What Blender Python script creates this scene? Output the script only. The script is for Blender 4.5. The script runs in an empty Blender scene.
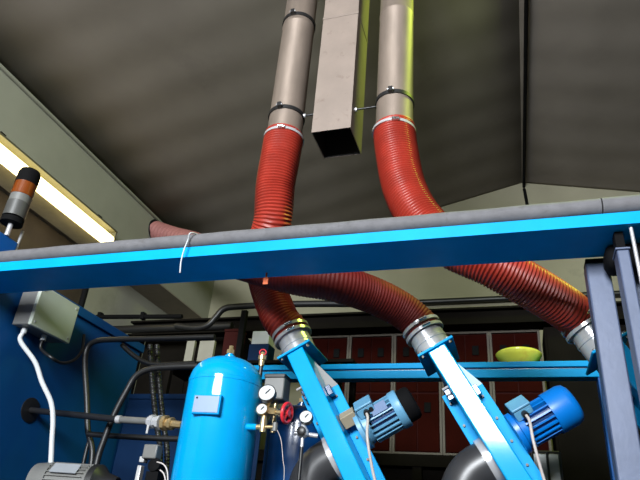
import bpy, math, random
from mathutils import Vector, Matrix
random.seed(4)
V = Vector
PI = math.pi
sc = bpy.context.scene
col = sc.collection

# ------------------------------------------------------------------ camera
F = 591.7
TILT, YAW, ROLL = math.radians(28.49), math.radians(-19.44), math.radians(-5.04)
fwd = V((math.sin(YAW)*math.cos(TILT), math.cos(YAW)*math.cos(TILT), math.sin(TILT)))
r0 = V((math.cos(YAW), -math.sin(YAW), 0)); d0 = fwd.cross(r0)
CR = math.cos(ROLL)*r0 + math.sin(ROLL)*d0
CD = -math.sin(ROLL)*r0 + math.cos(ROLL)*d0
cam = bpy.data.cameras.new('camera'); camo = bpy.data.objects.new('camera', cam); col.objects.link(camo)
cam.sensor_width = 36; cam.lens = F*36/640
camo.matrix_world = Matrix(((CR.x, -CD.x, -fwd.x, 0), (CR.y, -CD.y, -fwd.y, 0), (CR.z, -CD.z, -fwd.z, 0), (0, 0, 0, 1)))
sc.camera = camo

def at(px, py, Y):
    """surveyed point: photo pixel at a known depth Y (metres in front of the viewer)"""
    d = CR*(px-320) + CD*(py-240) + fwd*F
    return d*(Y/d.y)

# ------------------------------------------------------------------ materials
def mat(name, base, rough=.5, metal=0, var=.12, scale=8, bump=0, bscale=60, coat=0, emit=None, estr=0, spec=.5, dirt=None, dscale=3, stretch=None):
    m = bpy.data.materials.new(name); m.use_nodes = True
    nt = m.node_tree; b = nt.nodes['Principled BSDF']
    b.inputs['Roughness'].default_value = rough
    b.inputs['Metallic'].default_value = metal
    b.inputs['Coat Weight'].default_value = coat; b.inputs['Coat Roughness'].default_value = .09
    b.inputs['Specular IOR Level'].default_value = spec
    tc = nt.nodes.new('ShaderNodeTexCoord')
    src = tc.outputs['Object']
    if stretch:
        mp = nt.nodes.new('ShaderNodeMapping'); mp.inputs['Scale'].default_value = stretch
        nt.links.new(src, mp.inputs['Vector']); src = mp.outputs['Vector']
    n = nt.nodes.new('ShaderNodeTexNoise'); n.inputs['Scale'].default_value = scale; n.inputs['Detail'].default_value = 4
    nt.links.new(src, n.inputs['Vector'])
    rp = nt.nodes.new('ShaderNodeValToRGB')
    rp.color_ramp.elements[0].position = .3; rp.color_ramp.elements[1].position = .7
    rp.color_ramp.elements[0].color = (*[c*(1-var) for c in base], 1)
    rp.color_ramp.elements[1].color = (*[min(1, c*(1+var)) for c in base], 1)
    nt.links.new(n.outputs['Fac'], rp.inputs['Fac'])
    out = rp.outputs['Color']
    if dirt:
        n2 = nt.nodes.new('ShaderNodeTexNoise'); n2.inputs['Scale'].default_value = dscale; n2.inputs['Detail'].default_value = 8
        n2.inputs['Roughness'].default_value = .7
        nt.links.new(src, n2.inputs['Vector'])
        r2 = nt.nodes.new('ShaderNodeValToRGB'); r2.color_ramp.elements[0].position = .58; r2.color_ramp.elements[1].position = .72
        nt.links.new(n2.outputs['Fac'], r2.inputs['Fac'])
        mx = nt.nodes.new('ShaderNodeMix'); mx.data_type = 'RGBA'
        nt.links.new(r2.outputs['Color'], mx.inputs[0]); nt.links.new(out, mx.inputs[6])
        mx.inputs[7].default_value = (*dirt, 1); out = mx.outputs[2]
    nt.links.new(out, b.inputs['Base Color'])
    if bump:
        n3 = nt.nodes.new('ShaderNodeTexNoise'); n3.inputs['Scale'].default_value = bscale; n3.inputs['Detail'].default_value = 3
        nt.links.new(src, n3.inputs['Vector'])
        bp = nt.nodes.new('ShaderNodeBump'); bp.inputs['Strength'].default_value = bump; bp.inputs['Distance'].default_value = .01
        nt.links.new(n3.outputs['Fac'], bp.inputs['Height']); nt.links.new(bp.outputs['Normal'], b.inputs['Normal'])
    if emit:
        b.inputs['Emission Color'].default_value = (*emit, 1); b.inputs['Emission Strength'].default_value = estr
    return m

M = dict(
    blue=mat('blue_paint', (.0, .275, .61), .45, 0, .07, 6, spec=.08),
    gloss=mat('gloss_blue_paint', (.0, .275, .60), .5, 0, .06, 6, coat=.6, spec=.05),
    panel=mat('deep_blue_paint', (.002, .085, .34), .45, 0, .1, 4, spec=.3),
    shadeblue=mat('shaded_blue_paint', (.002, .05, .17), .5, 0, .1, 4, spec=.2),  # panel blue with the shade of beam and hoses painted in
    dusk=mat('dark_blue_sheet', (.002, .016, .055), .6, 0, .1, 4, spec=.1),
    navy=mat('navy_paint', (.002, .03, .11), .25, 0, .1, 6, coat=.3),
    motor=mat('motor_blue', (.0, .13, .46), .35, 0, .06, 8),
    motorlight=mat('motor_pale_blue', (.10, .27, .42), .4, 0, .08, 10),
    post=mat('blue_grey_post', (.065, .085, .145), .45, .1, .1, 9, bump=.05),
    gal=mat('galvanised_duct', (.25, .20, .165), .42, .5, .16, 5, bump=.06, bscale=20, stretch=(3, 3, .7)),
    rect=mat('rectangular_duct_sheet', (.20, .158, .132), .6, .1, .1, 7, dirt=(.11, .07, .05), dscale=9, bump=.05),
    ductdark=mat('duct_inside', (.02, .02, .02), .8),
    steel=mat('bright_steel', (.52, .52, .54), .25, .45, .08, 12),
    chrome=mat('chrome', (.75, .75, .75), .15, 1, .05),
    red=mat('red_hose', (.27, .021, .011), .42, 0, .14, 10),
    redshade=mat('shaded_red_hose', (.10, .007, .005), .6, 0, .14, 10, spec=.25),  # hose red darkened, the beam's shadow put into its colour
    foam=mat('grey_foam', (.105, .103, .112), .8, 0, .12, 25, bump=.1, bscale=90, dirt=(.07, .066, .066), dscale=14),
    rubber=mat('black_rubber', (.006, .006, .007), .45, 0, .15),
    rubberelbow=mat('rubber_elbow', (.035, .035, .038), .35, .15, .15),
    black=mat('black_metal', (.003, .003, .0035), .8, spec=.1),
    conduit=mat('dark_conduit', (.009, .009, .010), .42),
    wall=mat('painted_wall', (.26, .26, .21), .9, 0, .05, 3, bump=.1, bscale=40, dirt=(.21, .205, .165), dscale=1.2, spec=.2),
    wallback=mat('painted_gable', (.265, .25, .18), .9, 0, .05, 3, bump=.1, bscale=40, dirt=(.19, .178, .135), dscale=1.2, spec=.2),
    soffit=mat('soffit_brown', (.22, .185, .15), .85, 0, .08, 5),
    ceil=mat('roof_lining', (.178, .157, .136), .9, 0, .06, 3, dirt=(.15, .132, .115), dscale=.9, spec=.2),
    shopwall=mat('dim_shop_wall', (.09, .088, .08), .9, 0, .08, 3),
    floor=mat('concrete_floor', (.024, .023, .022), .7, 0, .15, 3, bump=.1),
    olive=mat('olive_lamp_body', (.09, .085, .05), .5),
    tube=mat('lamp_diffuser', (.9, .88, .75), .4, emit=(1, .82, .38), estr=6.5),
    amber=mat('amber_lens', (.15, .032, .003), .2, coat=.3),
    greyplastic=mat('grey_plastic', (.12, .12, .115), .45),
    boxgrey=mat('junction_box_paint', (.42, .46, .40), .5, 0, .05),
    white=mat('white_plastic', (.45, .47, .48), .45, 0, .04),
    platemat=mat('grey_plate', (.22, .235, .26), .4),
    lampgrey=mat('beacon_grey', (.06, .06, .058), .4),
    reflector=mat('cream_reflector', (.62, .56, .42), .6),
    plate=mat('pale_plate', (.14, .20, .33), .4, .1, .04),
    brass=mat('brass', (.62, .46, .24), .3, .8, .12, 20),
    redpaint=mat('red_valve_paint', (.55, .02, .03), .35),
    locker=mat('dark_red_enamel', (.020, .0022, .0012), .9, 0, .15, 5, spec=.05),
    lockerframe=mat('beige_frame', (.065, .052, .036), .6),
    darkbeam=mat('dark_steel_beam', (.006, .005, .004), .85, 0, .2, 4, spec=.05),
    yellow=mat('yellow_enamel', (.80, .82, .10), .25, 0, .08, 7, coat=.3, dirt=(.75, .6, .08), dscale=5),
    board=mat('pale_board', (.20, .19, .15), .7),
    card=mat('beige_cover', (.26, .22, .15), .6),
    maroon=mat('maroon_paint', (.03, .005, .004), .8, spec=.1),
    darkcover=mat('dark_brown_cover', (.045, .035, .026), .8, 0, .2, 4, spec=.2),
    pinklit=mat('lit_pink_hose', (.30, .125, .115), .6, 0, .1, 10, spec=.2),  # hose red made pale, the lamp's light put into its colour
    orange=mat('orange_bit', (.7, .13, .03), .5),
    bed=mat('machine_bed_paint', (.004, .10, .36), .45, 0, .12, 3),
    cable=mat('grey_cable', (.42, .38, .36), .5),
    glass=mat('daylit_pane', (.8, .85, .9), .1, emit=(.85, .93, 1), estr=3),
    greenpane=mat('yellow_green_pane', (.6, .8, .1), .2, emit=(.75, 1, .12), estr=2),
)

# ------------------------------------------------------------------ mesh builder
ROOT = {}
def frame(ax):
    a = ax.normalized()
    u = a.orthogonal().normalized()
    return a, u, a.cross(u)

class MB:
    def __init__(s): s.v = []; s.f = []; s.s = []
    def add(s, vs, fs, smooth):
        o = len(s.v); s.v += [V(p) for p in vs]
        s.f += [tuple(i+o for i in f) for f in fs]; s.s += [smooth]*len(fs); return s
    def box(s, a, b, R=None, o=V((0, 0, 0))):
        """box between local corners a and b, local axes R (columns), origin o"""
        R = R or Matrix.Identity(3)
        vs = [o + R @ V((x, y, z)) for x in (a[0], b[0]) for y in (a[1], b[1]) for z in (a[2], b[2])]
        return s.add(vs, [(0, 1, 3, 2), (4, 6, 7, 5), (0, 4, 5, 1), (2, 3, 7, 6), (0, 2, 6, 4), (1, 5, 7, 3)], False)
    def lathe(s, p, ax, prof, n=28, smooth=True):
        a, u, w = frame(ax); vs = []; fs = []
        for h, r in prof:
            for k in range(n):
                t = 2*PI*k/n; vs.append(p + a*h + (u*math.cos(t)+w*math.sin(t))*r)
        for i in range(len(prof)-1):
            for k in range(n):
                k2 = (k+1) % n; fs.append((i*n+k, i*n+k2, (i+1)*n+k2, (i+1)*n+k))
        s.add(vs, fs, smooth)
        o = len(s.v)-len(vs)
        for i, rev in ((0, True), (len(prof)-1, False)):
            if prof[i][1] > 1e-4:
                f = [o+i*n+k for k in range(n)]; s.f.append(tuple(f[::-1] if rev else f)); s.s.append(False)
        return s
    def cyl(s, p, q, r, n=24, r1=None):
        p, q = V(p), V(q); return s.lathe(p, q-p, [(0, r), ((q-p).length, r if r1 is None else r1)], n)
    def sweep(s, pts, rad, n=16, caps=True):
        """rad: number, or function(i, s, theta)"""
        fr = []; t0 = (pts[1]-pts[0]).normalized(); u = t0.orthogonal().normalized(); L = 0
        vs = []; fs = []
        for i, p in enumerate(pts):
            t = (pts[min(i+1, len(pts)-1)]-pts[max(i-1, 0)]).normalized()
            u = (u - t*u.dot(t)).normalized(); w = t.cross(u)
            if i: L += (p-pts[i-1]).length
            for k in range(n):
                th = 2*PI*k/n; r = rad(i, L, th) if callable(rad) else rad
                vs.append(p + (u*math.cos(th)+w*math.sin(th))*r)
        for i in range(len(pts)-1):
            for k in range(n):
                k2 = (k+1) % n; fs.append((i*n+k, i*n+k2, (i+1)*n+k2, (i+1)*n+k))
        s.add(vs, fs, True)
        if caps:
            o = len(s.v)-len(vs); m = len(pts)-1
            s.f.append(tuple(o+k for k in range(n))[::-1]); s.s.append(False)
            s.f.append(tuple(o+m*n+k for k in range(n))); s.s.append(False)
        return s
    def torus(s, c, ax, R, r, n=32, m=10):
        a, u, w = frame(ax); vs = []; fs = []
        for i in range(n):
            t = 2*PI*i/n; d = u*math.cos(t)+w*math.sin(t)
            for j in range(m):
                q = 2*PI*j/m; vs.append(c + d*(R+r*math.cos(q)) + a*r*math.sin(q))
        for i in range(n):
            for j in range(m):
                i2, j2 = (i+1) % n, (j+1) % m; fs.append((i*m+j, i2*m+j, i2*m+j2, i*m+j2))
        return s.add(vs, fs, True)
    def prism(s, poly, off):
        n = len(poly); vs = [V(p) for p in poly] + [V(p)+V(off) for p in poly]
        fs = [tuple(range(n))[::-1], tuple(range(n, 2*n))] + [(i, (i+1) % n, n+(i+1) % n, n+i) for i in range(n)]
        return s.add(vs, fs, False)
    def build(s, name, m, parent=None, bev=0):
        if parent is not None:
            r = parent
            while r.parent: r = r.parent
            off = V(ROOT[r])
        else:
            xs = [p.x for p in s.v]; ys = [p.y for p in s.v]; zs = [p.z for p in s.v]
            off = V(((min(xs)+max(xs))/2, (min(ys)+max(ys))/2, min(zs)))
        me = bpy.data.meshes.new(name)
        me.from_pydata([p-off for p in s.v], [], s.f)
        me.polygons.foreach_set('use_smooth', s.s); me.update()
        import bmesh
        bm = bmesh.new(); bm.from_mesh(me); bmesh.ops.recalc_face_normals(bm, faces=bm.faces)
        bm.to_mesh(me); bm.free(); me.set_sharp_from_angle(angle=math.radians(38))
        me.materials.append(m)
        o = bpy.data.objects.new(name, me); col.objects.link(o)
        if parent is not None: o.parent = parent
        else: o.location = off; ROOT[o] = tuple(off)
        if bev:
            b = o.modifiers.new('bevel', 'BEVEL'); b.width = bev; b.segments = 2; b.limit_method = 'ANGLE'; b.angle_limit = math.radians(50)
        return o

def tag(o, label, cat, group=None):
    o['label'] = label; o['category'] = cat
    if group: o['group'] = group
    return o
def thing(name, loc, label, cat, group=None):
    o = bpy.data.objects.new(name, None); o.empty_display_size = .05
    col.objects.link(o); o.location = loc; ROOT[o] = tuple(loc)
    return tag(o, label, cat, group)
def struct(o): o['kind'] = 'structure'; return o
def part_label(o, t): o['label'] = t; return o

def spline(pts, step):
    """Catmull-Rom through pts, resampled at a constant step"""
    P = [2*pts[0]-pts[1]] + list(pts) + [2*pts[-1]-pts[-2]]; dense = []
    for i in range(1, len(P)-2):
        a, b, c, d = P[i-1:i+3]
        for k in range(40):
            t = k/40
            dense.append(.5*((2*b)+(c-a)*t+(2*a-5*b+4*c-d)*t*t+(3*b-a-3*c+d)*t**3))
    dense.append(V(pts[-1])); out = [dense[0]]; acc = 0
    for i in range(1, len(dense)):
        seg = (dense[i]-dense[i-1]).length; pos = 0
        while acc+seg-pos >= step:
            pos += step-acc; acc = 0
            out.append(dense[i-1].lerp(dense[i], pos/seg if seg else 0))
        acc += seg-pos
    out.append(V(pts[-1])) if (out[-1]-V(pts[-1])).length > step*.3 else None
    return out
def rope(pts, r, n=10, step=.012): return MB().sweep(spline([V(p) for p in pts], step), r, n)

# ------------------------------------------------------------------ the room
FL = -1.5; XW = -4.04; XR = 4.70; YB = 7.0; YF = -4.0; RX, RZ = .319, 4.662; EL, ER = 3.576, 3.66
struct(MB().box((XW-.5, YF-.1, FL-.1), (XR+.1, YB+.1, FL)).build('floor', M['floor']))
# roof lining: two slopes of gently waved sheet running eave to ridge
def slope(x0, z0, x1, z1):
    b = MB(); ny = 260; nx = 6; vs = []; fs = []
    for j in range(ny+1):
        y = YF + (YB-YF)*j/ny
        q = (y/.47) % 1.0
        dz = .0026*math.sin(2*PI*y/.52)+.0012*math.sin(2*PI*y/1.3)
        for i in range(nx+1):
            t = i/nx; vs.append((x0+(x1-x0)*t, y, z0+(z1-z0)*t+dz))
    for j in range(ny):
        for i in range(nx):
            a = j*(nx+1)+i; fs.append((a, a+1, a+nx+2, a+nx+1))
    return b, vs, fs
cb, v1, f1 = slope(XW, EL, RX, RZ); cb.add(v1, f1, True)
cb2, v2, f2 = slope(RX, RZ, XR, ER); cb.add(v2, f2, True)
ceil = struct(cb.build('ceiling', M['ceil']))
sol = ceil.modifiers.new('thick', 'SOLIDIFY'); sol.thickness = .06; sol.offset = 1 if ceil.data.polygons[0].normal.z > 0 else -1
LZ = 2.849
wl = MB().box((XW-.55, YF, LZ), (XW, YB, EL+.02)); struct(wl.build('wall_left', M['wall']))
struct(MB().box((XW-.55, YF, FL), (XW-.43, YB, LZ)).build('wall_left_lower', M['wall']))
struct(MB().box((XW-.43, YF, LZ-.012), (XW-.0005, YB, LZ-.0005)).build('trim_1', M['soffit']))
struct(MB().prism([(XW-.55, YB, FL), (XR+.1, YB, FL), (XR+.1, YB, ER-.01), (RX, YB, RZ+.02), (XW, YB, EL), (XW-.55, YB, EL)], (0, .12, 0)).build('wall_back', M['wallback']))
struct(MB().box((XW, YF, EL-.045), (XW+.035, YB, EL-.012)).build('trim_2', M['wall'], bev=.01))
# plain right wall, front wall with the big daylight window
def walled(name, x0, x1, z0, z1, place, hole, m):
    (a, b, c, d) = hole
    mb = MB()
    for p, q in (((x0, z0), (a, z1)), ((b, z0), (x1, z1)), ((a, z0), (b, c)), ((a, d), (b, z1))): place(mb, p, q)
    return struct(mb.build(name, m))
struct(MB().box((XR, YF, FL), (XR+.1, YB, ER+.1)).build('wall_right', M['shopwall']))
# unseen yellow-green roof light in the right slope, assumed for the duct's sheen
rs = (ER-RZ)/(XR-RX); rz = lambda x: RZ+(x-RX)*rs
struct(MB().prism([(.9, 2.42, rz(.9)-.02), (1.3, 2.42, rz(1.3)-.02), (1.3, 3.54, rz(1.3)-.02), (.9, 3.54, rz(.9)-.02)], (0, 0, -.02)).build('window_2', M['greenpane']))
walled('wall_front', XW-.55, XR+.1, FL, 4.8, lambda mb, p, q: mb.box((p[0], YF-.1, p[1]), (q[0], YF, q[1])), (-2.4, .35, 1.70, 3.25), M['shopwall'])
struct(MB().box((-2.4, YF-.06, 1.70), (.35, YF-.04, 3.25)).build('window_1', M['glass']))
fr = MB()
for x in (-2.4, -1.5, -.57, .33): fr.box((x-.02, YF-.05, 1.70), (x+.02, YF-.01, 3.25))
struct(fr.build('trim_3', M['white']))

t = thing('wall_cover', (XW-.42, 3, 2.2), 'added dark brown sheet over the lower left wall beneath the lit tube', 'board')  # dark sheet added to hide the lit wall under the tube
MB().box((XW-.4295, .5, 2.1), (XW-.41, 4.95, LZ-.014)).build('sheet', M['darkcover'], t)
MB().box((XW-.41, .5, 2.1), (XW-.395, 4.95, 2.13)).build('bottom_edge', M['darkcover'], t)
# fluorescent batten on the left wall
t = thing('fluorescent_light', (XW, 3.3, 2.76), 'lit fluorescent tube light along the left wall under the roof', 'light')
MB().box((XW+.002, 2.0, 2.915), (XW+.13, 4.58, 2.935)).box((XW+.002, 4.56, 2.765), (XW+.125, 4.58, 2.92)).build('housing', M['olive'], t, .004)
MB().sweep([V((XW+.066, 2.02, 2.812)), V((XW+.066, 4.55, 2.812))], lambda i, L, th: .064, 20).build('tube', M['tube'], t)
for y in (2.95, 4.32): MB().box((XW+.02, y-.03, 2.945), (XW+.08, y+.03, 2.985)).build('mounting_clip', M['black'], t, .004)

MB().box((XW-.34, 2.0, LZ-.03), (XW-.002, 4.58, LZ-.014)).build('reflector', M['reflector'], t, .003)
# black line along the ridge and down the gable
tag(rope([(RX+.09, .5, RZ-.06), (RX+.07, 3, RZ-.06), (RX+.02, 6.88, RZ-.06), (RX+.02, 6.97, RZ-.14), (RX+.05, 6.97, RZ-.6), (RX+.07, 6.97, 3.6)], .02, 10, .05).build('ridge_cable', M['black']),
    'black cable running along the roof ridge and down the gable', 'cable')

# ------------------------------------------------------------------ front beam, pipe, cord
BY0, BY1, BZ0, BZ1 = 2.0, 2.246, 1.119, 1.167
t = thing('front_beam', (-.8, 2.1, BZ0), 'long blue steel beam crossing the whole view in front', 'beam')
MB().box((-2.597, BY0, BZ0), (1.1, BY1, BZ0+.008)).box((-2.597, BY0, BZ0+.008), (1.1, BY0+.008, BZ1)).box((-2.597, BY1-.008, BZ0+.008), (1.1, BY1, BZ1)).box((-2.597, BY0+.008, BZ1-.008), (1.1, BY1-.008, BZ1)).build('channel', M['blue'], t)
g = MB().box((.36, 2.125, BZ0-.10), (.62, BY1-.005, BZ0-.001)); g.build('corner_gusset', M['black'], t, .03)
t = thing('foam_pipe_sleeve', (-.8, 2.03, BZ1), 'grey foam covered pipe lying along the top of the front beam', 'pipe')
pr = .0335
p1 = [V((x, 2.014, BZ1+pr+.0015*math.sin(x*3.1))) for x in [(-2.55+i*.05) for i in range(59)]]
MB().sweep(p1, lambda i, L, th: pr+.0008*math.sin(L*21+th*2), 20).build('sleeve_section', M['foam'], t)
p2 = [V((x, 2.014, BZ1+pr+.002)) for x in (.355, .7, 1.0)]
MB().sweep(p2, pr+.001, 20).build('sleeve_section', M['foam'], t)
q = lambda px, py: at(px, py, 1.97)
tag(rope([V((q(196, 232).x, 2.03, BZ1+.069)), q(192, 234)+V((0, -.01, .0)), q(188, 240), q(184, 250), q(181, 262), q(180, 273)], .0032, 8, .004).build('white_string', M['white']), 'white string looped over the grey pipe, its end hanging down', 'string')
tag(MB().box((-.012, 0, -.035), (.012, .004, 0), None, at(266, 277, 2.2)).box((-.004, 0, 0), (.004, .004, .022), None, at(266, 277, 2.2)).build('orange_bit', M['orange'], None, .001), 'tiny orange piece hanging under the front beam by the dark hoses', 'tag')  # orange spot under the beam, shaped as a small piece

# ------------------------------------------------------------------ right posts
t = thing('steel_post', (.36, 2.31, FL), 'blue grey square steel post, nearest the red hose, under the beam', 'post', 'posts at the right end of the beam')
MB().box((.303, 2.25, FL), (.388, 2.33, BZ0-.02)).build('column', M['post'], t, .006)
MB().box((.305, 2.252, BZ0-.02), (.386, 2.328, BZ0-.0005)).build('cap_plate', M['black'], t, .004)
t = thing('steel_post', (.40, 2.07, FL), 'second blue grey steel post, between the wide post and thin bright rod', 'post', 'posts at the right end of the beam')
MB().box((.380, 2.03, FL), (.420, 2.11, 1.035)).build('column', M['post'], t, .005)
MB().box((.376, 2.026, 1.035), (.424, 2.114, 1.043)).build('cap_plate', M['post'], t, .002)
MB().box((.385, 2.05, 1.043), (.415, 2.10, BZ0-.001)).build('bracket', M['black'], t, .002)
tag(MB().cyl((.437, 2.025, FL), (.437, 2.025, BZ0-.001), .0065).build('metal_rod', M['steel']), 'thin bright vertical rod at the far right before the beam', 'rod')
t = thing('machine_guard', (.7, 2.3, FL), 'dark blue framed guard panel at the far right edge', 'panel')
MB().box((.445, 2.26, FL), (.585, 2.32, BZ0-.003)).box((.9, 2.26, FL), (.94, 2.32, BZ0-.003)).build('guard_frame', M['post'], t, .004)
MB().box((.585, 2.285, FL+.2), (.9, 2.295, BZ0-.02)).build('sheet', M['navy'], t)

# ------------------------------------------------------------------ ducts and hoses
DY = 2.5; DX1, DX2 = -1.158, -.512; DR = .102
def ceil_z(x): return RZ - (RX-x)*(RZ-EL)/(RX-XW)
def collar(b, x, z, back):
    b.lathe(V((x, DY, z-.012)), V((0, 0, 1)), [(0, DR+.001), (0, DR+.007), (.024, DR+.007), (.024, DR+.001)], 36)
    b.box((x-.012, DY-DR-.03, z-.014), (x+.012, DY-DR, z+.014))
def duct(x, zb, label, zs, cl):
    t = thing('steel_duct', (x, DY, zb), label, 'duct', 'round metal ducts from the roof')
    zt = ceil_z(x)-.03
    MB().lathe(V((x, DY, zb)), V((0, 0, 1)), [(0, DR-.004), (0, DR)] + [(.92*k+d, DR+e) for k in range(1, 2) for d, e in ((0, 0), (.006, .003), (.014, .003), (.02, 0))] + [(zt-zb, DR)], 48).build('pipe', M['gal'], t)
    for z in zs:
        b = MB(); collar(b, x, z, 0); c = b.build('pipe_clamp', M['conduit'], t)
        MB().cyl((x-.018, DY-DR-.022, z), (x+.018, DY-DR-.022, z), .006, 10).build('bolt', M['steel'], c)
    return t
duct(DX1, 2.09, 'left round metal duct dropping from the roof to a straight red hose', (2.285, 3.06), 0)
duct(DX2, 2.03, 'right round metal duct with a yellow green sheen above a curved red hose', (2.275,), 0)
t = thing('square_duct', (-.86, 2.55, 2.12), 'square metal duct with an open black mouth between the round ducts', 'duct')
x0, x1, y0, y1, zb = -.968, -.742, 2.44, 2.69, 2.10; zt = ceil_z(x0)-.03; th = .004
b = MB().box((x0, y0, zb), (x1, y0+th, zt)).box((x0, y1-th, zb), (x1, y1, zt)).box((x0, y0+th, zb), (x0+th, y1-th, zt)).box((x1-th, y0+th, zb), (x1, y1-th, zt))
b.build('sheet_casing', M['rect'], t)
b = MB().box((x0+th, y0+th, zb+.003), (x0+th+.002, y1-th, zt)).box((x1-th-.002, y0+th, zb+.003), (x1-th, y1-th, zt)).box((x0+th, y0+th, zb+.003), (x1-th, y0+th+.002, zt)).box((x0+th, y1-th-.002, zb+.003), (x1-th, y1-th, zt)).box((x0+th, y0+th, 2.35), (x1-th, y1-th, 2.36))  # black inner sheets stand for the dark inside the duct
part_label(b.build('dark_inside', M['ductdark'], t), 'black inside of the open duct mouth')
MB().box((x0-.004, y0-.004, 3.0), (x1+.004, y1+.004, 3.02)).build('joint_band', M['rect'], t, .003)
for xa, xb, z in ((DX1+DR+.006, x0-.001, 2.285), (x1+.001, DX2-DR-.006, 2.275)):
    r = MB().cyl((xa, 2.5, z), (xb, 2.5, z), .006, 10).build('tie_rod', M['conduit'], t)
    MB().cyl((xa, 2.5, z), (xa+.012, 2.5, z), .012, 8).build('nut', M['steel'], r)

A30 = math.radians(30); U = V((math.sin(A30), 0, -math.cos(A30))); W = V((math.cos(A30), 0, math.sin(A30)))
UY = 2.75
UN = [V((-1.0, UY, .89)), V((-.319, UY, .89)), V((.405, UY, .89))]
PITCH = .0160
def red_hose(name, pts, ra, rb, label, m, top=None, end=None, am=1):
    t = thing(name, pts[-1], label, 'hose', 'ribbed red hoses')
    sp = spline([V(p) for p in pts], PITCH/6); n = len(sp)
    def rad(i, L, th):
        f = i/(n-1); r = ra + (rb-ra)*f
        e = min(1, i/8, (n-1-i)/8)
        ph = (L/PITCH - th/(2*PI)) % 1.0
        return r + e*am*((.0080*(1-abs(2*ph-1))**.8 - .004))
    if am == 1: MB().sweep(sp, rad, 30, caps=False).build('ribbed_tube', m, t)
    else:       # two lengths: a coarse-ribbed one with lamplight painted in, then the smooth dark one
        cut = next(i for i, p in enumerate(sp) if p.y < 2.56)
        up = lambda i, L, th: ra + (rb-ra)*i/n + .021*abs(math.sin(PI*L/.06))-.012
        part_label(MB().sweep(sp[:cut+6], up, 30, caps=False).build('upper_section', M['pinklit'], t), 'ribbed upper section, its lamplight painted pale pink')
        MB().sweep(sp[cut:], lambda i, L, th: rad(i+cut, L, th), 30, caps=False).build('ribbed_tube', m, t)
        ax = (sp[cut+4]-sp[cut+2]).normalized()
        MB().lathe(sp[cut+3]-ax*.012, ax, [(0, ra), (0, ra+.002), (.024, ra+.002), (.024, ra)], 40).build('hose_clamp', M['steel'], t)
        MB().lathe(sp[0], V((1, 0, 0)), [(0, ra-.01), (0, ra+.022), (.012, ra+.022), (.012, ra-.01)], 40).build('wall_collar', M['conduit'], t)
    for k, (p, ax, r) in enumerate([x for x in (top, end) if x]):
        for j in range(2 if k or not top else 1):
            c = MB().lathe(p - ax*.008 + ax*.034*j, ax, [(0, r), (0, r+.006), (.016, r+.006), (.016, r)], 40).build('hose_clamp', M['steel'], t)
            a, u, w = frame(ax); d = V((0, -1, 0)) - ax*ax.y*-1; d = (V((.25, -1, 0)) - ax*V((.25, -1, 0)).dot(ax)).normalized()
            cc = p + ax*.034*j + d*(r+.01)
            MB().cyl(cc - ax.cross(d)*.02, cc + ax.cross(d)*.02, .009, 10).build('clamp_screw', M['chrome'], c)
    return t
DN = V((0, 0, -1))
hend = lambda k, u: UN[k] + U*u
zt1 = 2.155
red_hose('red_hose', [(DX1, DY, zt1), (DX1-.006, DY, 2.0), (DX1-.022, DY+.02, 1.82), (DX1-.034, DY+.07, 1.62), at(264, 256, 2.69), at(267, 283, 2.74), hend(0, -.27)+V((-.02, -.015, 0)), hend(0, -.19), hend(0, -.13)], .112, .093,
         'red ribbed hose hanging straight from the left round duct to the left blower', M['red'], (V((DX1, DY, zt1-.03)), DN, .112), (hend(0, -.175), U, .096))
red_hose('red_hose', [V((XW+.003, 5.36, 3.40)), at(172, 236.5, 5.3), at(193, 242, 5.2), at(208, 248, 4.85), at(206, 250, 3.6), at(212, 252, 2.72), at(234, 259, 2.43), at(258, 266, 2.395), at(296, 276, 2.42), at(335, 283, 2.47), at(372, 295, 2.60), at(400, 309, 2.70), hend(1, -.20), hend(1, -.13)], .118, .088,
         'dark red hose, pale pink at the wall, passing under the beam to the middle blower', M['redshade'], None, (hend(1, -.175), U, .093), .45)
zt2 = 2.10
red_hose('red_hose', [(DX2, DY, zt2), at(396.5, 150, 2.5), at(404, 187, 2.49), at(420, 218, 2.47), at(448, 244, 2.46), at(490, 264, 2.48), at(530, 286, 2.56), at(562, 306, 2.66), hend(2, -.20), hend(2, -.13)], .113, .093,
         'red ribbed hose curving from the right duct behind the beam towards the right post', M['red'], (V((DX2, DY, zt2-.03)), DN, .113), (hend(2, -.175), U, .096))

# ------------------------------------------------------------------ machine bed and blower units
BEDZ = 0.0
t = thing('machine_bed', (-.8, 2.95, FL), 'blue machine bed carrying the tanks and blowers', 'machine')
MB().box((-2.55, 2.37, FL), (1.05, 3.55, BEDZ-.02)).build('base', M['bed'], t, .01)
MB().box((-2.57, 2.35, BEDZ-.02), (1.07, 3.57, BEDZ)).build('top_plate', M['darkbeam'], t, .004)
RU = Matrix((U, V((0, 1, 0)), W)).transposed()   # local axes: u along housing, y depth, w to the motor side

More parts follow.
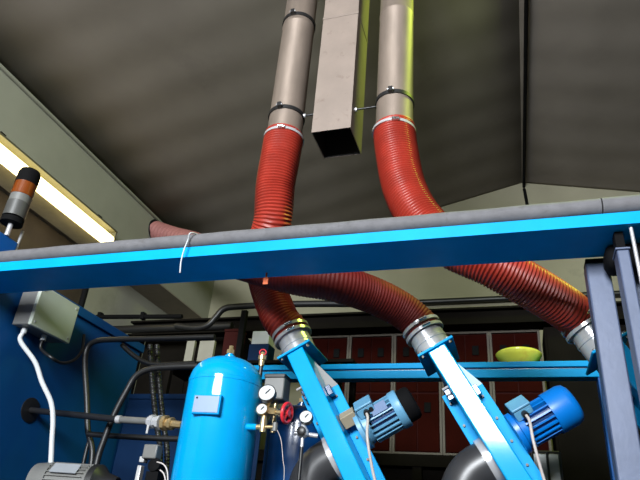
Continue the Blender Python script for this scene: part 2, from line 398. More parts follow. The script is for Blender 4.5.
def motor(parent, P0, style):
    u0 = .455; c = P0 + U*u0
    body, fan = (M['motorlight'], M['black']) if style == 'pale' else (M['motor'], M['motor'])
    mo = MB().lathe(c + W*.165, W, [(0, .06), (.0, .066), (.15, .066), (.15, .06)], 36).build('motor', M['navy'], parent)  # core darker than the fins, painting the dark gaps between them
    MB().lathe(c + W*.1, W, [(0, .09), (.02, .09), (.026, .076), (.055, .072)], 36).build('mounting_flange', body, mo)
    b = MB()
    for k in range(20):
        t = 2*PI*k/20; d = U*math.cos(t)+V((0, 1, 0))*math.sin(t); e = W.cross(d)
        b.box((.063, -.0032, .15), (.084, .0032, .30), Matrix((d, e, W)).transposed(), c)
    b.build('cooling_fins', body, mo)
    if style == 'pale':
        part_label(MB().lathe(c + W*.285, W, [(0, .07), (0, .088), (.005, .09), (.035, .09), (.04, .086), (.04, .07)], 40).build('end_shield', M['motorlight'], mo), 'pale blue end ring')
        part_label(MB().lathe(c + W*.325, W, [(0, .079), (.045, .078), (.058, .069), (.062, .045), (.062, 0)], 40).build('fan_cover', fan, mo), 'black fan cover')
    else:
        MB().lathe(c + W*.272, W, [(0, .08), (0, .09), (.08, .09), (.102, .083), (.113, .068), (.116, .04), (.116, 0)], 44).build('fan_cover', fan, mo)
    # name plate on the side facing the front
    d = (V((0, -1, 0)) - U*.35).normalized(); e = W.cross(d)
    if style == 'pale': part_label(MB().box((.083, -.026, .19), (.088, .026, .265), Matrix((d, e, W)).transposed(), c).build('name_plate', M['plate'] if style == 'pale' else M['motor'], mo), 'name plate')
    # terminal box on the upper front
    d = (V((0, -.62, 0)) - U*.8).normalized(); e = W.cross(d); Rb = Matrix((d, e, W)).transposed()
    tb = MB().box((.06, -.045, .13), (.108, .045, .21), Rb, c).build('terminal_box', M['motorlight'], mo, .004)
    part_label(MB().box((.108, -.048, .127), (.12, .048, .213), Rb, c).build('lid', M['motorlight'], mo, .004), 'box lid')
    gl = c + Rb @ V((.085, .045, .17)) if e.y < 0 else c + Rb @ V((.085, -.045, .17))
    ed = e if e.y < 0 else -e
    gd = MB().cyl(gl, gl+ed*.025, .014, 12).build('cable_gland', M['conduit'], mo)
    p = gl+ed*.02
    rope([p, p+ed*.03+V((.003, 0, -.015)), p+V((.02, -.05, -.12)), p+V((.05, -.03, -.27)), p+V((.10, 0, -.42)), V((p.x+.14, p.y+.02, BEDZ+.012))], .0065, 10).build('power_cable', M['cable'], mo)
    k2 = c + Rb @ V((.085, .0455 if e.y < 0 else -.0455, .195))
    MB().cyl(k2, k2+ed*.005, .011, 14).build('blanking_plug', M['conduit'] if style == 'pale' else M['motorlight'], mo)
    if style == 'pale':
        part_label(MB().box((.05, -.04, .045), (.11, .026, .118), Rb, c).build('cover_block', M['card'], mo, .004), 'beige cover block')

def unit(k, label, style):
    P0 = UN[k]
    t = thing('blower_unit', (P0.x+.5, P0.y, BEDZ), label, 'blower', 'slanted blue blowers under the red hoses')
    L = (P0.z-BEDZ)/math.cos(A30) - .03
    MB().box((0, -.15, -.0435), (L, .15, .0435), RU, P0).build('housing', M['gloss'], t, .006)
    tf = MB().box((-.012, -.16, -.09), (0, .16, .09), RU, P0).build('top_flange', M['blue'], t, .003)
    for w in (-.07, .07):
        p = P0 + RU @ V((0, -.145, w)); MB().cyl(p-U*.02, p+U*.012, .008, 6).build('flange_bolt', M['chrome'], tf)
    part_label(MB().lathe(P0 - U*.195, U, [(0, .076), (0, .083), (.10, .083), (.103, .0855), (.115, .0855), (.118, .083), (.183, .083)], 40).build('inlet_sleeve', M['steel'], t), 'bright steel inlet sleeve')
    for sgn in (1, -1):
        a, b_ = (.0436, .100) if sgn > 0 else (-.088, -.0436)
        s0 = .2 if sgn > 0 else .16
        fl = MB().box((s0, .0, a), (L-.08, .018, b_), RU, P0).build('side_flange', M['blue'], t, .002)
        for j in range(6):
            p = P0 + RU @ V((s0+.05+j*.11, 0, sgn*.07)); MB().cyl(p+V((0, .004, 0)), p-V((0, .009, 0)), .0065, 6).build('flange_bolt', M['conduit'], fl)
        MB().box((s0+.0, -.06, sgn*.0436 if sgn > 0 else -.07), (s0+.05, .0, .07 if sgn > 0 else -.0436), RU, P0).build('lug', M['navy'], t, .003)
    # curved side stiffener on the motor side
    pl = [P0 + RU @ V(c) for c in ((.03, .0, .0437), (.10, .0, .068), (.2, .0, .1), (.2, .0, .0437))]
    MB().prism(pl, (0, .02, 0)).build('stiffener', M['greyplastic'] if style == 'pale' else M['motorlight'], t)
    p = P0 + RU @ V((.17, -.12, -.0435)); MB().cyl(p, p-W*.03, .006, 8).build('side_stud', M['steel'], t)
    # rubber elbow leaving the lower left side
    e0 = P0 + U*.50 - W*.0436; 
    pts = [e0, e0-W*.06]
    C = e0 - W*.06 - V((0, 0, 0)); dn = V((0, 0, -1)); n0 = (dn - W*dn.dot(W)).normalized(); RR = .16
    ang = math.acos(max(-1, min(1, (-W).dot(dn)))); nn = (dn - (-W)*(-W).dot(dn)).normalized()
    for i in range(1, 13):
        a = ang*i/12; pts.append(C + (-W)*RR*math.sin(a) + nn*RR*(1-math.cos(a)))
    last = pts[-1]
    if last.z > BEDZ+.02: pts.append(V((last.x, last.y, BEDZ+.002)))
    else: pts = [p for p in pts if p.z > BEDZ+.0]
    el = MB().sweep(pts, .098, 32).build('elbow_pipe', M['rubberelbow'], t)
    MB().lathe(e0, -W, [(0, .099), (0, .106), (.03, .106), (.03, .099)], 36).build('elbow_clamp', M['steel'], el)
    motor(t, P0, style)
    return t
unit(0, 'left slanted blue blower with a pale blue finned motor capped in black', 'pale')
unit(1, 'middle slanted blue blower with a bright blue finned motor', 'blue')
unit(2, 'right slanted blower mostly hidden behind the blue grey post', 'blue')

# ------------------------------------------------------------------ rear beam and bowl
RY = 3.6
t = thing('rear_beam', (-.7, RY, 1.04), 'blue grooved beam running level behind the blowers', 'beam')
MB().box((-1.85, RY, 1.04), (.58, RY+.09, 1.090)).build('lower_rail', M['blue'], t, .003)
MB().box((-1.85, RY+.02, 1.090), (.58, RY+.09, 1.102)).build('groove', M['navy'], t)
MB().box((-1.85, RY, 1.102), (.58, RY+.09, 1.136)).build('upper_rail', M['blue'], t, .003)
for x in (-1.78, .5): MB().box((x-.04, RY+.005, FL), (x+.04, RY+.085, 1.04)).build('leg', M['panel'], t, .003)
bc = at(519, 358, RY+.045); bc.z = 1.136; 
prof = [(0, .05), (.004, .06)] + [(.004+.082*math.sin(a), .06+.075*(1-math.cos(a))**.75) for a in [PI/2*i/10 for i in range(1, 11)]]
out = prof + [(h-.0, r-.005) for h, r in reversed(prof[1:])] + [(.009, 0)]
tag(MB().lathe(V((bc.x, RY+.10, 1.136+.0)), V((0, 0, 1)), [(.0, .075), (.003, .082), (.02, .100), (.045, .122), (.066, .136), (.072, .136), (.082, .126), (.092, .10), (.099, .06), (.101, 0)], 40).build('yellow_bowl', M['yellow']), 'glossy yellow green bowl standing on the rear blue beam', 'bowl')

# ------------------------------------------------------------------ tanks
def tank(loc, r, zsh, dome, label, m, plate):
    t = thing('air_tank', loc, label, 'tank', 'upright compressed air tanks')
    b = V(loc); z0 = .12
    prof = [(z0-.08, 0), (z0-.07, r*.5), (z0-.03, r*.88), (z0, r)] + [(zsh-BEDZ, r)] + [(zsh-BEDZ+dome*math.sin(a), r*math.cos(a)**.8) for a in [PI/2*i/12 for i in range(1, 12)]] + [(zsh-BEDZ+dome, 0)]
    sh = MB().lathe(b, V((0, 0, 1)), prof, 56).build('shell', m, t)
    MB().lathe(b, V((0, 0, 1)), [(zsh-.012, r-.001), (zsh-.010, r+.0018), (zsh+.004, r+.0018), (zsh+.006, r-.001)], 56).build('weld_seam', m, sh)
    for k in range(3):
        a = 2*PI*k/3 + PI/2; d = V((math.cos(a), math.sin(a), 0))
        MB().box((-.02, -.02, 0), (.02, .02, .16), None, b+d*(r-.03)).build('leg', m, t, .003)
    top = b + V((0, 0, zsh-BEDZ+dome))
    MB().lathe(top-V((0, 0, .004)), V((0, 0, 1)), [(0, .026), (.018, .026), (.02, .016), (.03, .016), (.03, .0)], 20).build('top_boss', m, t)
    MB().lathe(top+V((0, 0, .024)), V((0, 0, 1)), [(0, .02), (.02, .02), (.02, .012), (.04, .011), (.04, 0)], 6, False).build('plug', M['brass'], t)
    return t
TX, TY, TR = -1.292, 2.51, .172
t = tank((TX, TY, BEDZ), TR, .70, .125, 'bright blue upright air tank with a pale plate on its front', M['gloss'], True)
# plate bracket + plate
pc = at(206, 404, TY-TR-.02); dn = V((pc.x-TX, pc.y-TY, 0)).normalized(); sd = V((-dn.y, dn.x, 0))
Rp = Matrix((sd, V((0, 0, 1)), dn)).transposed(); po = V((TX, TY, pc.z)) + dn*(TR-.006)
pb = MB().box((-.064, -.042, 0), (.064, .042, .026), Rp, po).build('plate_holder', M['blue'], t, .003)
part_label(MB().box((-.058, -.036, .026), (.058, .036, .029), Rp, po).build('name_plate', M['plate'], pb, .001), 'pale blue grey plate')
MB().cyl(po+Rp @ V((-.045, .026, .028)), po+Rp @ V((-.045, .026, .032)), .004, 10).build('rivet', M['black'], pb)
# outlet stub
so = at(250, 427, TY-.05)
MB().cyl(V((TX+TR-.02, so.y, so.z)), V((TX+TR+.035, so.y, so.z)), .014).build('outlet_stub', M['blue'], t)
tank((-1.07, 2.98, BEDZ), .17, .60, .11, 'dark navy air tank standing behind the bright blue tank', M['navy'], False)

# regulator with gauges and a red wheel
RYY = 2.46
def gauge(parent, c, r, n, face=None):
    g = MB().lathe(c, n, [(-.022, r*.8), (-.02, r), (.004, r), (.006, r*.92), (.002, r*.9), (.002, 0)], 28).build('gauge_case', M['conduit'] if face is None else M['brass'], parent)
    part_label(MB().lathe(c+n*.0025, n, [(0, r*.9), (.0015, r*.9)], 28).build('dial', M['white'], g), 'white gauge dial')
    a, u, w = frame(n)
    d = V((.6, 0, .8)); d = (d - n*d.dot(n)).normalized(); s = n.cross(d)
    MB().box((-.0022, -r*.2, .004), (.0022, r*.55, .0055), Matrix((s, d, n)).transposed(), c+n*.001).build('needle', M['black'], g)
    return g
t = thing('pressure_regulator', at(266, 430, RYY), 'brass regulator with a white gauge and red hand wheel beside the bright tank', 'regulator')
nv = V((.12, -1, .25)).normalized()
gauge(t, at(267, 393, RYY-.03), .040, nv)
rb = at(263, 410, RYY)
bd = MB().cyl(rb+V((0, .05, 0)), rb-V((0, .0, 0)), .022).cyl(rb+V((0, .02, .0)), at(267, 393, RYY-.03)+V((0, .03, -.03)), .012).build('body', M['brass'], t)
gauge(t, rb-V((0, .012, 0)), .026, nv, 1)
w0 = at(266, 411, RYY+.02); w1 = at(287, 413, RYY+.0)
MB().cyl(w0, w0.lerp(w1, .5), .017, 6).cyl(w0.lerp(w1, .5), w1, .009, 14).build('valve_stem', M['brass'], t)
ax = (w1-w0).normalized()
hw = MB().torus(w1, ax, .040, .008, 32, 10); 
for k in range(4):
    a_, u_, w_ = frame(ax); tt = PI/2*k+.4; hw.cyl(w1, w1+(u_*math.cos(tt)+w_*math.sin(tt))*.04, .006, 8)
hw.lathe(w1-ax*.01, ax, [(0, .014), (.022, .014)], 16)
part_label(hw.build('hand_wheel', M['redpaint'], t), 'red hand wheel')
l0 = at(263, 427, RYY); l1 = at(275, 427, RYY)
MB().cyl(V((TX+TR+.03, so.y, so.z)), l0, .012).lathe(l0-V((0, 0, .022)), V((0, 0, 1)), [(0, .014), (.04, .016), (.07, .011)], 12).cyl(l0, l1, .008).build('drain_fitting', M['brass'], t)
MB().lathe(l1-V((.0, 0, .018)), V((0, 0, 1)), [(0, .012), (.036, .012)], 14).build('drain_cap', M['greyplastic'], t)
rope([l1+V((.01, 0, -.01)), at(281, 440, RYY+.01), at(283, 460, RYY+.02), at(284, 478, RYY+.03), V((at(284, 490, RYY+.03).x, RYY+.03, BEDZ+.01))], .0016, 8).build('air_line', M['cable'], t)
sb = at(276, 388, 2.58)
t = thing('pressure_switch', sb, 'grey box mounted behind the white gauge between the tanks', 'box')
MB().box((-.05, -.03, -.06), (.05, .06, .055), None, sb).build('casing', M['greyplastic'], t, .006)
MB().box((-.052, -.034, .04), (.052, .062, .06), None, sb).build('lid', M['conduit'], t, .004)
MB().cyl(sb+V((0, .02, -.06)), sb+V((0, .02, -.2)), .012).build('riser', M['brass'], t)
t = thing('small_regulator', at(304, 430, 2.62), 'small regulator with a white gauge tucked behind the left blower', 'regulator')
gauge(t, at(306, 417, 2.56), .031, nv)
c = at(303, 433, 2.58)
MB().lathe(c+V((0, 0, -.02)), V((0, 0, 1)), [(0, .015), (.01, .026), (.03, .026), (.05, .012), (.075, .01)], 18).cyl(c+V((-.04, 0, 0)), c+V((.06, .03, -.005)), .01, 12).cyl(c+V((0, 0, -.02)), c+V((0, 0, -.06)), .008, 12).build('body', M['steel'], t)
MB().lathe(c+V((0, -.022, .004)), V((0, -1, 0)), [(0, .02), (.008, .02), (.012, .014), (.012, 0)], 18).build('knob', M['conduit'], t)
MB().cyl(c+V((0, 0, -.06)), V((c.x, c.y, BEDZ)), .008, 12).build('riser', M['conduit'], t)
# two-piece fittings above the tank, near its dome
c = at(262, 360, 2.62)
t = thing('safety_valve', c, 'small brass safety valve beside the bright tank top', 'valve')
MB().lathe(c-V((0, 0, .03)), V((0, 0, 1)), [(0, .014), (.03, .014), (.03, .02), (.05, .02), (.055, .012), (.07, .008), (.07, 0)], 16).build('body', M['brass'], t)
MB().torus(c+V((.005, -.012, .035)), V((.3, -1, .2)), .016, .003, 18, 6).build('pull_ring', M['redpaint'], t)
MB().cyl(c-V((0, 0, .03)), V((c.x, c.y, .66)), .01).build('riser', M['conduit'], t)

# ------------------------------------------------------------------ left side: cabinet panel and what is on it
XP = -2.6
t = thing('machine_cabinet', (-2.75, 2.8, FL), 'deep blue machine cabinet side panel on the left', 'cabinet')
MB().box((-3.0, 1.9, FL), (XP, 2.276, 1.445)).build('tall_section', M['panel'], t, .004)
MB().box((-2.95, 2.278, FL), (XP, 3.62, 1.25)).build('low_section', M['shadeblue'], t, .003)
MB().box((-2.97, 2.278, 1.25), (XP+.018, 3.64, 1.31)).build('top_rail', M['shadeblue'], t, .004)
c = at(21, 243, 2.27)
MB().cyl((XP-.015, 2.285, 1.31), (XP-.012, 2.29, 1.53), .009, 10).build('support_rod', M['steel'], t)
t = thing('rear_panel', (-1.9, 3.55, FL), 'dark blue back panel behind the conduits left of the bright tank', 'panel')
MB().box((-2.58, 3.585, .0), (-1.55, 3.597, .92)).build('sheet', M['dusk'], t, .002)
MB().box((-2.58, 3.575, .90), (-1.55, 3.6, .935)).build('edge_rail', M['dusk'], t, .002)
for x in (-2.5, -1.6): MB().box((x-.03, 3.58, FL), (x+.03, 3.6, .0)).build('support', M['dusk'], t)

# amber beacon
bx = at(22, 195, 2.19); B = V((bx.x, 2.19, 1.445))
t = thing('warning_beacon', B, 'amber warning beacon with a black cap on the blue cabinet', 'beacon')
zz = lambda py: at(22+(195-py)*.4, py, 2.19).z
rB = .06
MB().cyl(B, V((B.x, B.y, zz(222))), .014).build('stem', M['steel'], t)
part_label(MB().lathe(V((B.x, B.y, zz(224))), V((0, 0, 1)), [(0, .035), (0, rB), (.03, rB), (.03, 0)], 30).build('black_foot', M['black'], t), 'black foot ring')
MB().lathe(V((B.x, B.y, zz(218))), V((0, 0, 1)), [(0, rB*.98), (zz(204)-zz(218), rB), (zz(203)-zz(218), rB*.9)], 30).build('base', M['lampgrey'], t)
MB().lathe(V((B.x, B.y, zz(204))), V((0, 0, 1)), [(0, rB*.96), (zz(197)-zz(204), rB*.96)], 30).build('reflector', M['greyplastic'], t)
part_label(MB().lathe(V((B.x, B.y, zz(197))), V((0, 0, 1)), [(0, rB)] + [(k*(zz(185)-zz(197))/12, rB*(.985 if k % 2 else 1)) for k in range(1, 13)], 30).build('lens', M['amber'], t), 'amber lens')
part_label(MB().lathe(V((B.x, B.y, zz(185))), V((0, 0, 1)), [(0, rB*1.02), (zz(175)-zz(185), rB*1.02), (zz(172)-zz(185), rB*.9), (zz(171)-zz(185), 0)], 30).build('cap', M['black'], t), 'black cap')

# junction box on the panel
t = thing('junction_box', (XP+.07, 2.62, 1.03), 'pale grey junction box mounted high on the blue cabinet', 'box')
jx0, jx1, jy0, jy1, jz0, jz1 = XP+.02, XP+.15, 2.40, 2.715, 1.005, 1.23
MB().box((jx0, jy0, jz0), (jx1-.02, jy1, jz1)).build('casing', M['greyplastic'], t, .006)
lid = part_label(MB().box((jx1-.019, jy0-.004, jz0-.004), (jx1+.004, jy1+.004, jz1+.004)).build('lid', M['boxgrey'], t, .005), 'pale lid')
for y in (jy0+.02, jy1-.02):
    for z in (jz0+.02, jz1-.02): MB().cyl((jx1+.004, y, z), (jx1+.007, y, z), .007, 10).build('lid_screw', M['steel'], lid)
MB().box((XP+.001, jy0+.03, jz0+.03), (jx0, jy1-.03, jz1-.03)).build('mounting_pad', M['black'], t)
for x, y in ((XP+.06, 2.46), (XP+.09, 2.58)): MB().cyl((x, y, jz0-.03), (x, y, jz0), .016, 12).build('cable_gland', M['white'], t)
P = lambda px, py: at(px, py, 2.45)
tag(rope([V((XP+.06, 2.46, jz0-.02)), V((XP+.062, 2.455, .93)), P(35, 362), P(42, 382), P(51, 402), P(53, 420), P(52, 440), P(51, 462), P(50, 472)], .0125, 12).build('white_cable', M['white']), 'thick white cable dropping from the junction box past the pipe', 'cable')
tag(rope([V((XP+.09, 2.58, jz0-.02)), V((XP+.09, 2.585, .93)), at(52, 358, 2.58), at(62, 363, 2.68), at(74, 360, 2.8), at(82, 350, 2.88), at(84, 335, 2.925)], .009, 10).build('dark_cable', M['rubber']), 'dark cable looping below the junction box', 'cable')

# pipe through the panel to the tank
f0 = V((XP, 2.738, .624))
t = thing('air_pipe', f0, 'dark horizontal pipe from a black flange on the cabinet to the bright tank', 'pipe')
e1 = at(119, 419.5, 2.58); e2 = at(152, 421.5, 2.53); e3 = at(165, 423, 2.52); e4 = at(182, 425, 2.51)
part_label(MB().lathe(f0+V((.001, 0, 0)), V((1, 0, 0)), [(0, .068), (.004, .068), (.006, .06), (.008, .02)], 36).build('wall_flange', M['rubber'], t), 'round black wall flange')
MB().cyl(f0, e1, .0165, 16).build('pipe', M['conduit'], t)
part_label(MB().cyl(e1, e2, .0165, 16).build('steel_pipe', M['greyplastic'], t), 'silver pipe section')
MB().cyl(e1-V((.012, 0, 0)), e1+V((.012, 0, 0)), .020, 16).build('ferrule', M['steel'], t)
d = (e4-e2).normalized()
MB().lathe(e2-d*.02, d, [(0, .024), (.012, .024), (.013, .032), (.035, .032), (.036, .026), (.06, .026), (.061, .034), (.075, .034), (.076, .02)], 8, False).build('union_nut', M['steel'], t)
part_label(MB().lathe(e3, d, [(-.01, .02), (-.008, .036), (.012, .036), (.013, .022), (.03, .022), (.031, .03), (.045, .03), (.046, .018), (.1, .016)], 8, False).build('brass_fitting', M['brass'], t), 'brass fitting')
MB().box((-.006, -.004, -.04), (.004, .004, 0), None, e2+V((0, -.02, -.02))).build('lever', M['steel'], t)

# conduits
def conduit(pts, r, label, m='conduit', name='hydraulic_hose', cat='hose'):
    return tag(rope(pts, r, 12).build(name, M[m]), label, cat, 'dark hoses left of the bright tank')
c3 = lambda Y: (lambda px, py: at(px, py, Y))
a = c3(2.85)
conduit([V((a(92, 470).x, 2.85, BEDZ+.02)), a(92, 460), a(88, 430), a(87, 400), a(85, 362), a(88, 347), a(97, 341), a(115, 339.5), a(160, 338.5), a(215, 337)], .0165, 'black hose rising in front of the cabinet and turning right along the top')
a = c3(2.7)
conduit([V((a(96, 478).x, 2.7, BEDZ+.02)), a(96, 466), a(104, 440), a(114, 415), a(126, 392), a(136, 376), a(150, 369), a(170, 367), a(198, 366)], .0165, 'dark hose sloping up from the pump motor and bending level towards the tank')
a = c3(2.9)
conduit([a(122, 345), a(133, 355), a(145, 362), a(160, 364.5), a(196, 363)], .014, 'short dark hose sagging between the two level hoses')
a = c3(2.8)
conduit([a(88, 434), a(100, 435), a(130, 437), a(160, 438.5), a(182, 439)], .0145, 'lower dark pipe running level beneath the pipe to the tank', name='hydraulic_pipe', cat='pipe')
a = c3(2.9)
conduit([V((a(80, 482).x, 2.9, BEDZ+.02)), a(82, 470), a(87, 448), a(92, 432)], .011, 'thin dark hose climbing from the pump motor to the lower pipe')
for k, (dx, lab) in enumerate(((0, 'left of two grey corrugated conduits standing beside the bright tank'), (7, 'right of two grey corrugated conduits standing beside the bright tank'))):
    a = c3(3.0+.05*k)
    pts = spline([a(150+dx, 345), a(152+dx, 380), a(156+dx, 420), a(160+dx, 462), V((a(162+dx, 478).x, 3.0+.05*k, BEDZ+.01))], .004)
    tag(MB().sweep(pts, lambda i, L, th: .0155+.0018*math.sin(2*PI*L/.018), 12).build('corrugated_conduit', M['conduit']), lab, 'conduit', 'corrugated conduits')
# hose looping over at the back behind the tank top
a = c3(4.6)
conduit([a(176, 326), a(196, 328), a(208, 325), a(216, 317), a(224, 309), a(240, 306.5), a(300, 304), a(378, 304)], .03, 'black pipe rising behind the bright tank and running right below the beam', name='overhead_pipe', cat='pipe')
tag(MB().cyl((-2.606, 2.30, 1.30), (-2.606, 2.30, 1.31), .01, 8).build('stud', M['steel']), 'small stud on the cabinet edge', 'stud') if False else None
a = c3(3.0)
tag(rope([a(90, 270), a(86, 288), a(81, 306), V((a(79, 312).x, 3.0, 1.312))], .02, 10).build('black_strut', M['black']), 'short black strut rising from the cabinet top behind the beam', 'strut')

# pump motor at the lower left
pm = V((at(74, 474, 2.45).x, 2.46, BEDZ))
t = thing('pump_motor', pm, 'grey pump motor with a pale plate at the lower left', 'motor')
cz = at(74, 463, 2.45).z - .106; c = pm + V((0, 0, cz+.012)); ax = V((1, .15, 0)).normalized()
r = .092
mb = MB().lathe(c-ax*.11, ax, [(0, r*.75), (0, r*.92), (.22, r*.92), (.22, r*.75)], 36).build('body', M['greyplastic'], t)
b = MB()
for k in range(30):
    tt = 2*PI*k/30; d = V((0, 0, 1))*math.cos(tt)+V((0, 0, 1)).cross(ax)*math.sin(tt); e = ax.cross(d)
    b.box((r*.9, -.002, -.10), (r*1.02, .002, .08), Matrix((d, e, ax)).transposed(), c)
b.build('cooling_fins', M['greyplastic'], mb)
MB().lathe(c-ax*.2, ax, [(0, 0), (0, r*.7), (.015, r*.92), (.10, r*1.02), (.10, r*.9)], 36).build('fan_cover', M['greyplastic'], t)
MB().lathe(c+ax*.10, ax, [(0, r*.9), (0, r*1.04), (.03, r*1.04), (.06, r*.7), (.12, r*.5), (.12, 0)], 36).build('end_bell', M['conduit'], t)
d = (V((0, -.75, 0))+V((0, 0, .65))).normalized(); e = ax.cross(d)
part_label(MB().box((r*1.01, -.028, -.07), (r*1.05, .028, .06), Matrix((d, e, ax)).transposed(), c).build('name_plate', M['platemat'], t), 'pale name plate')
MB().box((-.1, -.07, 0), (.1, .07, max(.03, c.z-pm.z-r+.01)), None, pm).build('foot', M['conduit'], t)

# solenoid valve with a silver bracket
sv = at(154, 466, 2.42); sv0 = V((sv.x, 2.42, BEDZ))
t = thing('solenoid_valve', sv0, 'silver bracketed solenoid valve left of the bright tank foot', 'valve')
a = c3(2.42)
o = a(152, 452)
MB().box((-.035, -.02, -.03), (.035, .03, .03), None, o).build('coil', M['greyplastic'], t, .005)
MB().box((-.055, -.005, -.045), (-.03, .03, -.02), None, o).box((-.055, -.005, -.25), (-.035, .025, -.045), None, a(151, 455)).build('bracket', M['steel'], t, .003)
c = a(156, 466); MB().lathe(c, V((0, -1, .2)), [(-.03, .03), (.02, .03), (.024, .022), (.024, 0)], 20).build('valve_body', M['black'], t)
a = c3(2.40)
rope([a(157, 462), a(163, 464), a(167, 470), a(168, 482)], .003, 8).build('air_line', M['cable'], t)
rope([a(160, 470), a(164, 474), a(166, 484)], .003, 8).build('air_line', M['cable'], t)
MB().box((c.x-.03, 2.40, BEDZ), (c.x+.03, 2.46, c.z-.025)).build('stand', M['black'], t)

# ------------------------------------------------------------------ back of the shop
# racks of red cabinets
CY = 5.5; W0 = -1.98; CW = .45
t = thing('steel_rack', (-.85, 5.8, FL), 'dark steel rack that carries the red cabinets at the back', 'rack')
MB().box((W0-.6, CY-.03, .80), (W0+CW*5+.012, CY+.5, .9)).build('deck', M['darkbeam'], t)
MB().box((W0-.5, CY+.05, FL), (W0+CW*5, CY+.07, .80)).build('shade_sheet', M['darkbeam'], t)  # dark sheet added for the shade under the cabinets
for x in (W0-.5, W0+CW*2.5, W0+CW*5-.04):
    for y in (CY+.02, CY+.42): MB().box((x-.04, y-.04, FL), (x+.04, y+.04, .80)).build('leg', M['darkbeam'], t)
names = ['leftmost dark red cabinet of the row, just beside the left blower', 'second dark red cabinet from the left in the back row', 'middle dark red cabinet of the back row behind the black capped motor', 'fourth dark red cabinet from the left, left of the yellow bowl', 'rightmost dark red cabinet of the row, behind the yellow bowl']
for k in range(5):
    x = W0+CW*k
    t = thing('storage_cabinet', (x+CW/2, CY+.2, .9), names[k], 'cabinet', 'dark red cabinets at the back')
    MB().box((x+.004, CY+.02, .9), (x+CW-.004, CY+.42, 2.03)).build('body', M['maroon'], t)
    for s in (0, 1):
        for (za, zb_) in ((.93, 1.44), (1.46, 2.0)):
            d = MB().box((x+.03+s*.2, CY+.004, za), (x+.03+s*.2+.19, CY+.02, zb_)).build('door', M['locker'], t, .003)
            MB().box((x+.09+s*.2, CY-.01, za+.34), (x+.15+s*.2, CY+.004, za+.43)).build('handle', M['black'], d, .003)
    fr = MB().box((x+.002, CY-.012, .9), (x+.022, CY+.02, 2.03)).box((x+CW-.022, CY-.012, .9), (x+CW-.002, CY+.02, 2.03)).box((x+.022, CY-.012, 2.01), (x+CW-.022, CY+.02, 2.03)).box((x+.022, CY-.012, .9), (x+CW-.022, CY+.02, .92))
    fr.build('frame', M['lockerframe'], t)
t = thing('dark_block', (1.4, 5.7, FL), 'added black block filling the shade right of the yellow bowl', 'cabinet', 'added dark blocks')  # dark blocks added where the back of the shop lies in shade
MB().box((.30, 5.42, FL), (2.9, 5.9, 2.03)).build('body', M['darkbeam'], t, .01)
for x in (.32, 1.61): MB().box((x, 5.405, FL+.1), (x+1.27, 5.42, 2.0)).build('door', M['darkbeam'], t, .004)
t = thing('dark_block', (-3.2, 5.7, FL), 'added dark block filling the shade at the back left of the red cabinets', 'cabinet', 'added dark blocks')
MB().box((-3.86, 5.42, FL), (-2.65, 5.9, 2.03)).build('body', M['darkbeam'], t, .01)
for x in (-3.84, -3.25): MB().box((x, 5.405, FL+.1), (x+.57, 5.42, 2.0)).build('door', M['darkbeam'], t, .004)
t = thing('cross_beam', (-.2, 5.45, 2.04), 'dark brown crossbeam spanning the back above the red cabinets', 'beam')
MB().box((-4.02, 5.36, 2.05), (4.6, 5.46, 2.19)).build('web', M['darkbeam'], t, .004)
MB().box((-4.02, 5.30, 2.18), (4.6, 5.52, 2.20)).box((-4.02, 5.30, 2.035), (4.6, 5.52, 2.05)).build('flanges', M['darkbeam'], t)
for x in (-3.95, 4.5): MB().box((x-.06, 5.36, FL), (x+.06, 5.46, 2.035)).build('column', M['darkbeam'], t)
for z, r, lab in ((2.975, .035, 'upper dark pipe along the back wall'), (2.745, .026, 'lower dark pipe along the back wall')):
    t = thing('wall_pipe', (0, YB-.06, z), lab, 'pipe', 'dark pipes along the back wall')
    MB().cyl((-1.35 if z > 2.9 else -3.3, YB-.06, z), (4.5, YB-.06, z), r, 14).build('pipe', M['conduit'], t)
    for x in (-1.2, .2, 1.6, 3.0): MB().box((x-.025, YB-.1, z-r-.01), (x+.025, YB-.001, z+r+.015)).build('pipe_bracket', M['black'], t)
t = thing('wall_conduit', (-3.6, 5.0, 2.14), 'black bracketed conduit crossing the pale wall at the left', 'conduit')
s0, s1 = at(96, 317, 5.0), at(182, 316.5, 5.0)
MB().cyl(s0, s1, .024, 14).build('pipe', M['black'], t)
for px in (100, 143): 
    c = at(px, 316.8, 5.0); MB().box((-.02, -.028, -.03), (.02, .028, .045), None, c).build('pipe_bracket', M['black'], t)
s0, s1 = at(112, 330, 5.0), at(232, 326, 5.0)
tag(MB().cyl(s0, s1, .042, 14).build('black_pipe', M['rubber']), 'thick black pipe lying below the bracketed conduit', 'pipe')
SH = at(197, 363, 3.75).z
# odds on the rear rail behind the tank
for (xa, xb, lab) in ((183, 191, 'narrow pale board standing left of the tank top, farther from it'), (196, 211, 'wide pale board standing just left of the tank top')):
    pa, pb_ = at(xa, 363, 3.75), at(xb, 363, 3.75); zt_ = at(xa, 341, 3.75).z
    tag(MB().box((pa.x, 3.75, SH), (pb_.x, 3.78, zt_)).build('pale_board', M['board'], None, .002), lab, 'board', 'pale boards behind the tank')
t = thing('parts_shelf', (-1.9, 3.85, FL), 'dark shelf behind the tank carrying boards and boxes', 'shelf')
MB().box((-2.5, 3.705, SH-.022), (-1.0, 4.15, SH-.001)).build('shelf_board', M['darkbeam'], t)
for x in (-2.4, -1.1):
    for y in (3.74, 4.1): MB().box((x-.02, y-.02, FL), (x+.02, y+.02, SH-.022)).build('leg', M['darkbeam'], t)
pa, pb_ = at(222, 350, 3.9), at(238, 350, 3.9)
t = thing('maroon_box', (pa.x, 3.9, SH), 'dull maroon box behind the tank top', 'box')
MB().box((pa.x, 3.9, SH), (pb_.x, 4.0, at(230, 329, 3.9).z-.02)).build('body', M['maroon'], t, .004)
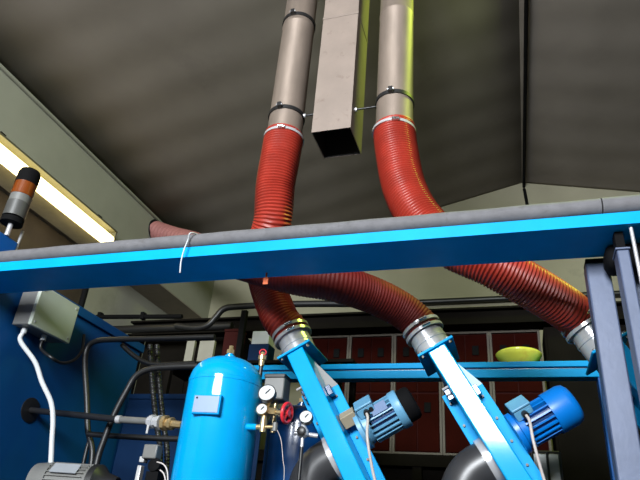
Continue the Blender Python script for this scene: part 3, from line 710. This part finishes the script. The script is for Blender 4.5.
MB().box((pa.x-.004, 3.896, at(230, 329, 3.9).z-.02), (pb_.x+.004, 4.004, at(230, 329, 3.9).z)).build('lid', M['maroon'], t, .003)
pa, pb_ = at(251, 345, 3.95), at(268, 345, 3.95)
t = thing('white_box', (pa.x, 3.95, SH), 'white box between the black upright and the left hose clamp', 'box')
MB().box((pa.x, 3.95, at(260, 344, 3.95).z), (pb_.x, 4.06, at(260, 331, 3.95).z)).build('body', M['white'], t, .004)
part_label(MB().box((pa.x-.01, 3.94, SH), (pb_.x+.01, 4.07, at(260, 344, 3.95).z-.001)).build('base', M['dusk'], t, .004), 'dark base')
pa = at(240, 345, 3.86)
tag(MB().box((pa.x-.022, 3.84, SH), (pa.x+.022, 3.88, at(240, 311, 3.86).z)).build('black_upright', M['black'], None, .003), 'short black upright between the maroon box and the white box', 'upright')

# pale wire crate at the lower right, behind the middle blower
pa, pb_ = at(534, 478, 3.2), at(562, 478, 3.2); za, zb_ = BEDZ, at(548, 452, 3.2).z
t = thing('wire_crate', ((pa.x+pb_.x)/2, 3.3, BEDZ), 'white crate with wire bars below the bright blue motor', 'crate')
MB().box((pa.x+.004, 3.21, za), (pb_.x-.004, 3.36, zb_-.006)).build('liner', M['white'], t)
b = MB()
for x in (pa.x, (pa.x*.45+pb_.x*.55), pb_.x): b.cyl((x, 3.2, za), (x, 3.2, zb_), .006, 8)
for z in (za+.01, za+.1, (zb_+za)*.5+.04, zb_): b.cyl((pa.x, 3.2, z), (pb_.x, 3.2, z), .006, 8)
part_label(b.build('wire_bars', M['conduit'], t), 'dark wire bars')

# ------------------------------------------------------------------ light
def area(name, loc, rot, sx, sy, p, c):
    l = bpy.data.lights.new(name, 'AREA'); l.shape = 'RECTANGLE'; l.size = sx; l.size_y = sy; l.energy = p; l.color = c
    o = bpy.data.objects.new(name, l); col.objects.link(o); o.location = loc; o.rotation_euler = rot; return o
area('window_daylight', (-1.03, YF+.06, 2.475), (PI/2, 0, 0), 2.7, 1.5, 1050, (.93, .97, 1))
area('roof_light', (1.1, 2.98, rz(1.1)-.07), (0, -math.atan(rs) if False else math.atan(-rs), 0), .2, 1.0, 68, (.74, 1, .10))
w = bpy.data.worlds.new('world'); sc.world = w; w.use_nodes = True
w.node_tree.nodes['Background'].inputs[0].default_value = (.5, .6, .7, 1); w.node_tree.nodes['Background'].inputs[1].default_value = .3
vs = sc.view_settings; vs.view_transform = 'Standard'; vs.look = 'None'; vs.exposure = 0; vs.gamma = 1; vs.use_curve_mapping = False
sc.cycles.use_denoising = True
